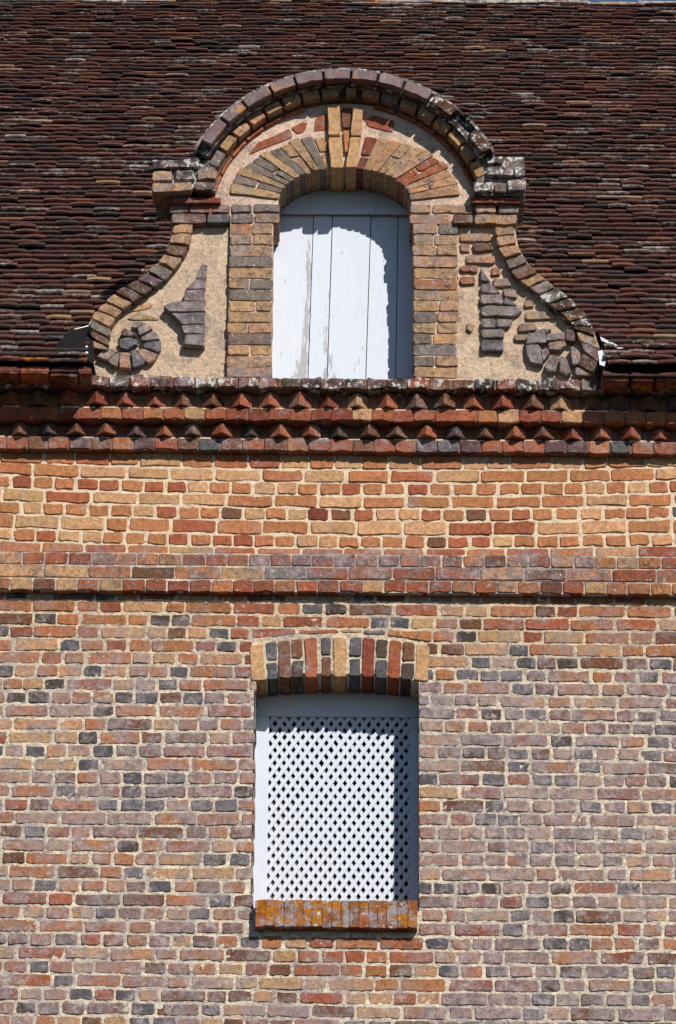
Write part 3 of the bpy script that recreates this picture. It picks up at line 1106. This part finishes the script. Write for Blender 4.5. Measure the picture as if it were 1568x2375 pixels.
angs = []
a = 2.0
left_cols = ['ochre', 'grey', 'ochre', 'grey', 'grey', 'ochre', 'grey', 'ochre', 'ochre', 'grey', 'tan']
right_cols = ['deepred', 'tan', 'tan', 'ochre', 'tan', 'tan', 'terra', 'terra', 'ochre', 'tan', 'ochre']
for side in (0, 1):
    n = 11
    for i in range(n):
        # from the springing up to the keystone
        t0, t1 = i / n, (i + 1) / n
        f = lambda t: 4 + 76 * t ** 0.94
        a0, a1 = f(t0) + .2, f(t1) - .2
        if side == 0:
            aa = (180 - a1, 180 - a0)
        else:
            aa = (a0, a1)
        q = [intr(aa[1]), intr(aa[0]), extr(aa[0]), extr(aa[1])]
        q = [q[0], q[1], q[2], q[3]]
        cn = (left_cols if side == 0 else list(reversed(right_cols)))[i]
        k = rnd(.92, 1.05)
        q[2] = tuple(Vector(q[1]) + (Vector(q[2]) - Vector(q[1])) * k)
        q[3] = tuple(Vector(q[0]) + (Vector(q[3]) - Vector(q[0])) * k)
        if i % 3 == 1:
            m = rnd(.4, .6)
            v = [Vector(p) for p in q]
            lo1, lo2 = v[0] + (v[3] - v[0]) * (m - .02), v[1] + (v[2] - v[1]) * (m - .02)
            hi1, hi2 = v[0] + (v[3] - v[0]) * (m + .02), v[1] + (v[2] - v[1]) * (m + .02)
            parts = [[v[0], v[1], lo2, lo1], [hi1, hi2, v[2], v[3]]]
        else:
            parts = [q]
        for pts in parts:
            piece("voussoir", slab([tuple(p) for p in pts], YPIL - rnd(0, .008), .23, .004, rad=.007, bev=.004), named(cn, .08, .1), "old_brick", dorm)
# keystone of tall bricks standing proud
YK = -0.118


def quad_px(pts, Y):
    return [P(x, y, Y) for x, y in pts]


for pts, cn in (([(768, 389), (796, 389), (791, 317), (762, 317)], 'tan'), ([(762, 313), (790, 313), (788, 242), (760, 242)], 'tan'),
                ([(800, 350), (807, 350), (811, 296), (796, 296)], 'orange'), ([(795, 292), (811, 292), (816, 243), (792, 243)], 'brown'),
                ([(803, 389), (829, 389), (837, 317), (812, 317)], 'tan'), ([(813, 313), (837, 313), (842, 247), (819, 247)], 'ochre')):
    thin = cn in ('orange', 'brown')
    piece("keystone_brick", slab(quad_px(pts, YK), YK + (.02 if thin else 0), .26, .004, rad=.006, bev=.005), named(cn, .08, .05), "brick", dorm)
# broken red bricks in the spandrel plaster
for pts in ([(578, 357), (597, 330), (645, 310), (672, 297), (680, 318), (640, 334), (610, 345)], [(675, 296), (700, 282), (713, 284), (706, 305), (688, 310)],
            [(727, 304), (731, 274), (756, 263), (759, 300)], [(853, 292), (846, 277), (868, 266), (915, 280), (911, 306), (896, 303)],
            [(545, 420), (548, 402), (562, 406), (556, 420)], [(538, 440), (536, 432), (548, 428), (550, 440)]):
    q = quad_px(pts, YPIL)
    area = sum(q[i - 1][0] * q[i][1] - q[i][0] * q[i - 1][1] for i in range(len(q)))
    if area < 0:
        q.reverse()
    piece("brick_fragment", slab(q, YPIL - .001, .05, .003, rad=.006, bev=.003, mids=False), named('red', .15, .1), "brick", dorm)


# rings of the hood
def ring_brick(c, r0, r1, a0, a1, yf, yb, name, col, mat, rough=.004, n=2):
    pin, pout = arc(c, r0, a0, a1, n), arc(c, r1, a0, a1, n)
    q = list(reversed(pin)) + pout                   # a increases anticlockwise
    q = [pin[-1], *reversed(pin[:-1]), *pout]
    ar = sum(q[i - 1][0] * q[i][1] - q[i][0] * q[i - 1][1] for i in range(len(q)))
    if ar < 0:
        q.reverse()
    return piece(name, slab(q, yf, yb - yf, rough, rad=.006, bev=.005, mids=False), col, mat, dorm)


a = 27.0
hood_cols = {}
i = 0
while a < 150:
    da = rnd(9.6, 11.2)
    a1 = min(a + da, 153.5)
    if i == 1:
        pass                                          # a brick is missing here, the bed shows dark
    else:
        cn = 'umber' if i < 3 else 'purple'
        ring_brick(HC, HR - .030, HR + .030, a + .35, a1 - .35, -0.238 - rnd(0, .006), YPAN, "hood_brick", named(cn, .15, .12), "glazed_brick" if i > 2 else "lichen_brick")
    a = a1
    i += 1
for i in range(17):
    am = 22.5 + (153.5 - 22.5) * i / 16
    hw = (20.5 if i != 8 else 12) / 335 * 180 / math.pi
    ring_brick(DC, DR - .028, DR + .024, am - hw, am + hw, -0.155 - rnd(0, .008), YPAN, "dentil_brick", pick({'ochre': 40, 'tan': 30, 'grey': 6}, .04), "old_brick", .006, 1)
bed = arc(DC, DR + .027, 20, 160, 30) + list(reversed(arc(DC, DR - .033, 20, 160, 30)))
piece("mortar_bed", extrude_poly(bed, [], -0.098, YPAN + .02), lin((150, 105, 80), .8) + (.1,), "mortar", dorm)
bed = arc(HC, HR + .027, 27, 153, 30) + list(reversed(arc(HC, HR - .036, 27, 153, 30)))
piece("mortar_bed", extrude_poly(bed, [], -0.19, 0.19), lin((90, 78, 70), .8) + (.3,), "lichen_brick", dorm)
cap = arc(HC, HR + .043, 26, 154, 30) + list(reversed(arc(HC, HR + .0285, 26, 154, 30)))
piece("weathering", extrude_poly(cap, [], -0.225, 0.24), lin((80, 70, 66), .8) + (.4,), "lichen_brick", dorm)
crust = Acc()
for k in range(230):
    an = rnd(28, 152)
    rr, sz_, yy = HR + rnd(.028, .047), rnd(.006, .017), rnd(-.240, -.12)
    cx_, cz_ = HC[0] + rr * math.cos(R(an)), HC[1] + rr * math.sin(R(an))
    n_ = 5
    q = [(cx_ + sz_ * rnd(.6, 1.2) * math.cos(2 * math.pi * i / n_), cz_ + sz_ * .6 * rnd(.6, 1.2) * math.sin(2 * math.pi * i / n_)) for i in range(n_)]
    crust.add(slab(q, yy, .03, .001, rad=.002, bev=.004, mids=False), tint(random.choice([(.10, .085, .07), (.2, .18, .16), (.05, .045, .04), (.30, .13, .02)]), .2))
o = crust.build("lichen_crust", "lichen_brick", dorm)
o["kind"] = "stuff"
a = 8.0
while a < 170:
    if not 72 < a < 104:
        ring_brick(DC, DR - .055, DR - .0385, a, a + 9.4, -0.100 - rnd(0, .004), YPAN, "ring_tile", named('terra', .1, .15), "brick", .003)
    a += 10

# capitals where the hood lands
CAPS = [([(354, 390), (461, 388), (461, 366), (354, 370)], -.185, 'purple'), ([(353, 419), (399, 417), (399, 395), (353, 397)], -.180, 'tan'),
        ([(408, 416), (451, 416), (451, 393), (408, 393)], -.180, 'grey'), ([(458, 416), (503, 414), (503, 392), (458, 393)], -.170, 'ochre'),
        ([(353, 444), (446, 440), (446, 420), (353, 423)], -.185, 'tan'), ([(450, 440), (494, 438), (494, 421), (450, 421)], -.175, 'umber'),
        ([(1127, 379), (1168, 379), (1168, 361), (1127, 361)], -.185, 'dark'), ([(1130, 406), (1190, 408), (1190, 383), (1130, 383)], -.185, 'dark'),
        ([(1194, 408), (1218, 408), (1218, 386), (1194, 386)], -.18, 'dark'), ([(1099, 444), (1143, 444), (1143, 420), (1099, 420)], -.175, 'dark'),
        ([(1147, 446), (1174, 446), (1174, 424), (1147, 424)], -.17, 'umber'), ([(1178, 440), (1220, 440), (1220, 416), (1178, 416)], -.18, 'grey')]
for pts, yf, cn in CAPS:
    piece("capital_brick", slab(quad_px(pts, yf), yf, .17, .006, rad=.008, bev=.006, back=True), named(cn, .3, .1), "lichen_brick" if cn in ('purple', 'dark', 'grey') else "old_brick", dorm)
for (xa, xb, ya, yb, yf) in ((358, 500, 372, 441, -.150), (1106, 1216, 364, 452, -.150)):
    p0, p1 = P(xa, yb, yf), P(xb, ya, yf)
    piece("mortar_bed", box_vf(p0[0], p1[0], yf, .19, p0[1], p1[1]), lin((110, 92, 80), .8) + (.3,), "lichen_brick", dorm)
for (xa, xb, y, cn) in ((388, 512, 463, 'deepred'), (1092, 1206, 463, 'deepred')):
    p0, p1 = P(xa, y + 6, -.13), P(xb, y - 5, -.13)
    piece("capital_tile", slab(rect(p0[0], p1[0], p0[1], p1[1]), -.13, .2, .003, rad=.004, bev=.003), named(cn, .1), "old_brick", dorm)

# half-lozenge reliefs of cut bricks on the two panels
YREL = YPAN - 0.050
for pts, cn in (([(1105, 760), (1178, 760), (1185, 690), (1130, 690)], 'grey'), ([(1078, 838), (1172, 838), (1176, 764), (1104, 764)], 'grey'),
                ([(985, 935), (1168, 935), (1170, 842), (1070, 842)], 'grey'), ([(975, 1040), (1165, 1045), (1166, 940), (980, 940)], 'grey'),
                ([(835, 1142), (1163, 1140), (1164, 1050), (860, 1050), (772, 1096)], 'grey'), ([(955, 1258), (1162, 1255), (1163, 1148), (845, 1150)], 'blue'),
                ([(965, 1342), (1162, 1345), (1162, 1262), (940, 1264)], 'grey'), ([(968, 1445), (1162, 1455), (1162, 1350), (985, 1348)], 'grey')):
    q = [P(*cL(*p), YREL) for p in pts]
    dep = .02 if pts[0][1] < 800 else .0
    piece("relief_brick", slab(q, YREL + dep - rnd(0, .005), .07, .004, rad=.006, bev=.006), named(cn, .4, .08), "old_brick", dorm)
YRR = YPAN - 0.016
for pts, cn in (([(320, 800), (392, 800), (322, 690)], 'blue'), ([(322, 880), (468, 888), (400, 812), (322, 812)], 'purple'), ([(320, 962), (478, 962), (478, 890), (320, 890)], 'grey'),
                ([(485, 960), (598, 975), (500, 905)], 'blue'), ([(328, 1050), (560, 1052), (622, 1015), (590, 978), (328, 974)], 'grey'), ([(326, 1132), (430, 1134), (430, 1068), (326, 1068)], 'grey'),
                ([(436, 1134), (530, 1130), (555, 1070), (436, 1066)], 'grey'), ([(326, 1208), (490, 1206), (494, 1140), (326, 1140)], 'grey'), ([(328, 1302), (486, 1300), (490, 1218), (328, 1218)], 'blue'),
                ([(172, 500), (398, 502), (398, 448), (172, 446)], 'tan'), ([(176, 578), (248, 578), (248, 516), (176, 516)], 'ochre'), ([(266, 578), (404, 572), (404, 518), (266, 518)], 'brown'),
                ([(218, 660), (430, 664), (424, 604), (218, 600)], 'tan'), ([(172, 724), (302, 724), (302, 674), (172, 676)], 'orange'), ([(174, 812), (286, 808), (286, 750), (174, 752)], 'orange'),
                ([(402, 750), (470, 745), (450, 684), (402, 686)], 'orange'), ([(414, 828), (555, 826), (520, 768), (414, 770)], 'tan'), ([(486, 905), (595, 910), (570, 842), (486, 846)], 'ochre'),
                ([(632, 975), (710, 975), (700, 925), (640, 920)], 'paleorange'), ([(640, 1065), (872, 1055), (850, 1012), (650, 1005)], 'ochre'), ([(590, 1160), (734, 1140), (720, 1088), (600, 1092)], 'orange'),
                ([(222, 1150), (262, 1155), (282, 1090), (222, 1086)], 'tan'), ([(560, 1215), (648, 1218), (650, 1172), (570, 1174)], 'tan')):
    q = [P(*cR(*p), YRR) for p in pts]
    up_ = .012 if cn in ('grey', 'blue', 'purple') else .0
    piece("relief_brick", slab(q, YRR - up_ - rnd(0, .004), .04, .005, rad=.009, bev=.006), named(cn, .3, .1), "old_brick", dorm)
# a few bricks flush in the left panel
for pts, cn in (([(490, 1150), (680, 1110), (690, 1065), (500, 1100)], 'tan'), ([(440, 1215), (750, 1225), (700, 1185), (520, 1165)], 'ochre')):
    q = [P(*cL(*p), YPAN) for p in pts]
    piece("relief_brick", slab(q, YPAN - .006, .03, .004, rad=.008, bev=.005), named(cn, .2, .1), "old_brick", dorm)
# volutes
YV = YPAN - .036


def wedge(cf, cx, cy, r0, r1, a0, a1, sq, cn, yv, mat="old_brick"):
    pts = []
    for rr, angs_ in ((r0, (a0, (a0 + a1) / 2, a1)), (r1, (a1, (a0 + a1) / 2, a0))):
        for an in angs_:
            pts.append(P(*cf(cx + rr * math.cos(R(an)) * sq, cy - rr * math.sin(R(an))), yv))
    ar = sum(pts[i - 1][0] * pts[i][1] - pts[i][0] * pts[i - 1][1] for i in range(len(pts)))
    if ar < 0:
        pts.reverse()
    piece("volute_brick", slab(pts, yv - rnd(0, .010), .06, .004, rad=.008, bev=.007, mids=False), named(cn, .3, .1), mat, dorm)


for pts, cn in (([(170, 1552), (215, 1500), (300, 1474), (368, 1495), (265, 1592)], 'ochre'), ([(272, 1592), (330, 1532), (383, 1512), (363, 1652), (300, 1626)], 'grey'),
                ([(376, 1658), (391, 1512), (474, 1512), (488, 1666)], 'ochre'), ([(500, 1660), (480, 1510), (520, 1492), (622, 1592), (590, 1636)], 'blue'),
                ([(637, 1612), (530, 1488), (610, 1478), (738, 1530), (700, 1592)], 'ochre'), ([(742, 1518), (592, 1468), (604, 1426), (764, 1406), (762, 1480)], 'blue'),
                ([(592, 1412), (574, 1378), (702, 1312), (748, 1370), (752, 1394)], 'grey'), ([(564, 1368), (544, 1302), (620, 1242), (696, 1302)], 'grey'),
                ([(478, 1288), (508, 1240), (560, 1228), (604, 1240), (534, 1298)], 'grey'), ([(388, 1360), (402, 1312), (440, 1290), (532, 1350), (480, 1372)], 'umber'),
                ([(372, 1440), (382, 1388), (470, 1374), (552, 1402), (545, 1442), (450, 1490), (388, 1480)], 'blue')):
    q = [P(*cL(*p), YV) for p in pts]
    ar = sum(q[i - 1][0] * q[i][1] - q[i][0] * q[i - 1][1] for i in range(len(q)))
    if ar < 0:
        q.reverse()
    piece("volute_brick", slab(q, YV - rnd(0, .01), .06, .004, rad=.005, bev=.005), named(cn, .3, .1), "old_brick", dorm)
for pts, cn in (([(655, 1240), (790, 1235), (785, 1170), (670, 1165)], 'grey'), ([(655, 1310), (690, 1375), (770, 1385), (760, 1290), (740, 1250), (652, 1250)], 'grey'), ([(770, 1370), (820, 1310), (800, 1270), (762, 1296)], 'brown'),
                ([(790, 1405), (800, 1430), (860, 1435), (880, 1340), (820, 1325)], 'brown'), ([(895, 1440), (930, 1460), (972, 1450), (950, 1370), (910, 1335), (890, 1350)], 'brown'),
                ([(985, 1390), (1055, 1395), (1030, 1300), (985, 1262), (970, 1280)], 'ochre'), ([(800, 1215), (930, 1205), (920, 1155), (800, 1170)], 'grey'), ([(820, 1280), (900, 1285), (935, 1250), (925, 1220), (815, 1235)], 'ochre'),
                ([(935, 1215), (1000, 1225), (1000, 1150), (940, 1140)], 'purple'), ([(715, 1180), (800, 1160), (830, 1140), (780, 1130), (720, 1145)], 'blue'), ([(1012, 1470), (1160, 1475), (1162, 1412), (1015, 1412)], 'ochre')):
    q = [P(*cR(*p), YV) for p in pts]
    ar = sum(q[i - 1][0] * q[i][1] - q[i][0] * q[i - 1][1] for i in range(len(q)))
    if ar < 0:
        q.reverse()
    mx_, mz_ = sum(p[0] for p in q) / len(q), sum(p[1] for p in q) / len(q)
    q = [(mx_ + (p[0] - mx_) * 1.1, mz_ + (p[1] - mz_) * 1.1) for p in q]
    piece("volute_brick", slab(q, YV - rnd(0, .01), .06, .005, rad=.005, bev=.005), named(cn, .3, .1), "old_brick", dorm)
# dormer body running back into the roof
bx = arc(HC, HR - .05, 0, 180, 20)
bx = [(bx[0][0], base_z)] + bx + [(bx[-1][0], base_z)]
piece("dormer_roof", extrude_poly([(HC[0] + HR * .55, base_z), *[(HC[0] + HR * .86 * math.cos(R(a_)), HC[1] + HR * .86 * math.sin(R(a_))) for a_ in range(35, 146, 10)], (HC[0] - HR * .55, base_z)], [], 0.235, 1.6), WHITE, "deck", dorm)

# ------------------------------------------------------------------ plank shutter in the dormer
shut = bpy.data.objects.new("shutter", None)
COL.objects.link(shut)
shut.parent = house
YSH = 0.165
seams = [(612, 598), (728, 714), (772, 758.5), (861.5, 848), (924, 917.5), (1000, 990)]
sh_seam = []
for (t_, b_, amt, wid, zl, zh) in ((720, 706, .25, .030, 650, 500), (768, 754, .17, .02, 760, 600), (778, 768, .2, .05, 870, 780), (704, 694, .25, .045, 870, 790)):
    p0, p1 = P(b_, 872, YSH), P(t_, 495, YSH)
    sh_seam.append((p0[0], (p1[0] - p0[0]) / (p1[1] - p0[1]), p0[1], wid, amt, P(790, zl, YSH)[1], P(790, zh, YSH)[1]))
paint_mat("shutter_paint", (0.64, 0.68, 0.77), sh_seam, 1.0)
for (t0, b0), (t1, b1) in zip(seams, seams[1:]):
    q = [P(b0 + .9, 886, YSH), P(b1 - .9, 886, YSH), P(t1 - .9, 480, YSH), P(t0 + .9, 480, YSH)]
    piece("plank", slab(q, YSH + rnd(0, .003), .028, .0006, rad=.003, bev=.002, tilt=.0005, mids=False, back=True), WHITE, "shutter_paint", shut)
p0, p1 = P(612, 491.5, YSH - .02), P(992, 400, YSH - .02)
piece("head_board", slab(rect(p0[0], p1[0], p0[1], p1[1]), YSH - .018, .04, .0006, rad=.003, bev=.004, mids=False, back=True), WHITE, "shutter_paint", shut)
p0, p1 = P(612, 492.5, YSH - .03), P(992, 484, YSH - .03)
piece("moulding", slab(rect(p0[0], p1[0], p0[1], p1[1]), YSH - .030, .011, .0006, rad=.003, bev=.004, mids=False, back=True), WHITE, "shutter_paint", shut)
b0 = box_vf(P(600, 600, YSH)[0], P(1000, 600, YSH)[0], YSH + .032, YSH + .05, OZ0 - .04, OZS + OB + .02)
piece("backing", b0, WHITE, "interior", shut)

# ------------------------------------------------------------------ zinc flashings beside the dormer
def sheet_px(name, pts, mat, parent, thick=.0025):
    """pts: (px, py, Y)"""
    v = [Vector((P(x, y, Y)[0], Y, P(x, y, Y)[1])) for x, y, Y in pts]
    n = (v[1] - v[0]).cross(v[2] - v[0]).normalized() * thick
    m = len(v)
    V = [tuple(q) for q in v] + [tuple(q - n) for q in v]
    F = [tuple(range(m)), tuple(m + i for i in reversed(range(m)))] + [(i, (i + 1) % m, m + (i + 1) % m, m + i) for i in range(m)]
    return piece(name, (V, F), WHITE, mat, parent)


fl = bpy.data.objects.new("flashing", None)
COL.objects.link(fl)
fl.parent = house
fl["label"] = "zinc flashing coloured black for shade, with two pale rivets left of the dormer"
sheet_px("upstand", [(218, 848, -.30), (192, 826, -.27), (204, 757, .03), (216, 770, -.02)], "zinc_shade", fl)
sheet_px("valley_sheet", [(120, 824, -.26), (188, 830, -.28), (206, 756, -.06), (160, 768, -.09), (132, 796, -.17)], "zinc_shade", fl)  # black colour stands for the shaded hollow below the bright edge
sheet_px("turned_edge", [(172, 763, -.085), (206, 754.5, -.062), (206, 756, -.063), (172, 764.6, -.087)], "zinc", fl)
for (x, y, Y) in ((201, 803, -.20), (201.5, 817, -.235)):
    p = P(x, y, Y - .02)
    V, F = [], []
    for i in range(8):
        V.append((p[0] + .007 * math.cos(i * math.pi / 4), Y - .02, p[1] + .006 * math.sin(i * math.pi / 4)))
    V += [(v[0], v[1] + .012, v[2]) for v in V]
    F = [tuple(range(8)), *[(i, 8 + i, 8 + (i + 1) % 8, (i + 1) % 8) for i in range(8)]]
    piece("rivet", (V, F), WHITE, "rivet", fl)
fr = bpy.data.objects.new("flashing", None)
COL.objects.link(fr)
fr.parent = house
fr["label"] = "bright bent zinc flashing right of the dormer"
sheet_px("valley_sheet", [(1395, 785, -.05), (1455, 812, -.17), (1455, 836, -.245), (1408, 836, -.25), (1400, 812, -.16)], "zinc_shade", fr)
sheet_px("turned_edge", [(1392, 781, -.06), (1446, 808, -.175), (1434, 809, -.18), (1395, 790, -.09)], "zinc", fr)
sheet_px("upstand", [(1387, 815, -.20), (1397, 812, -.19), (1407, 832, -.25), (1402, 850, -.29), (1391, 846, -.28)], "zinc", fr)
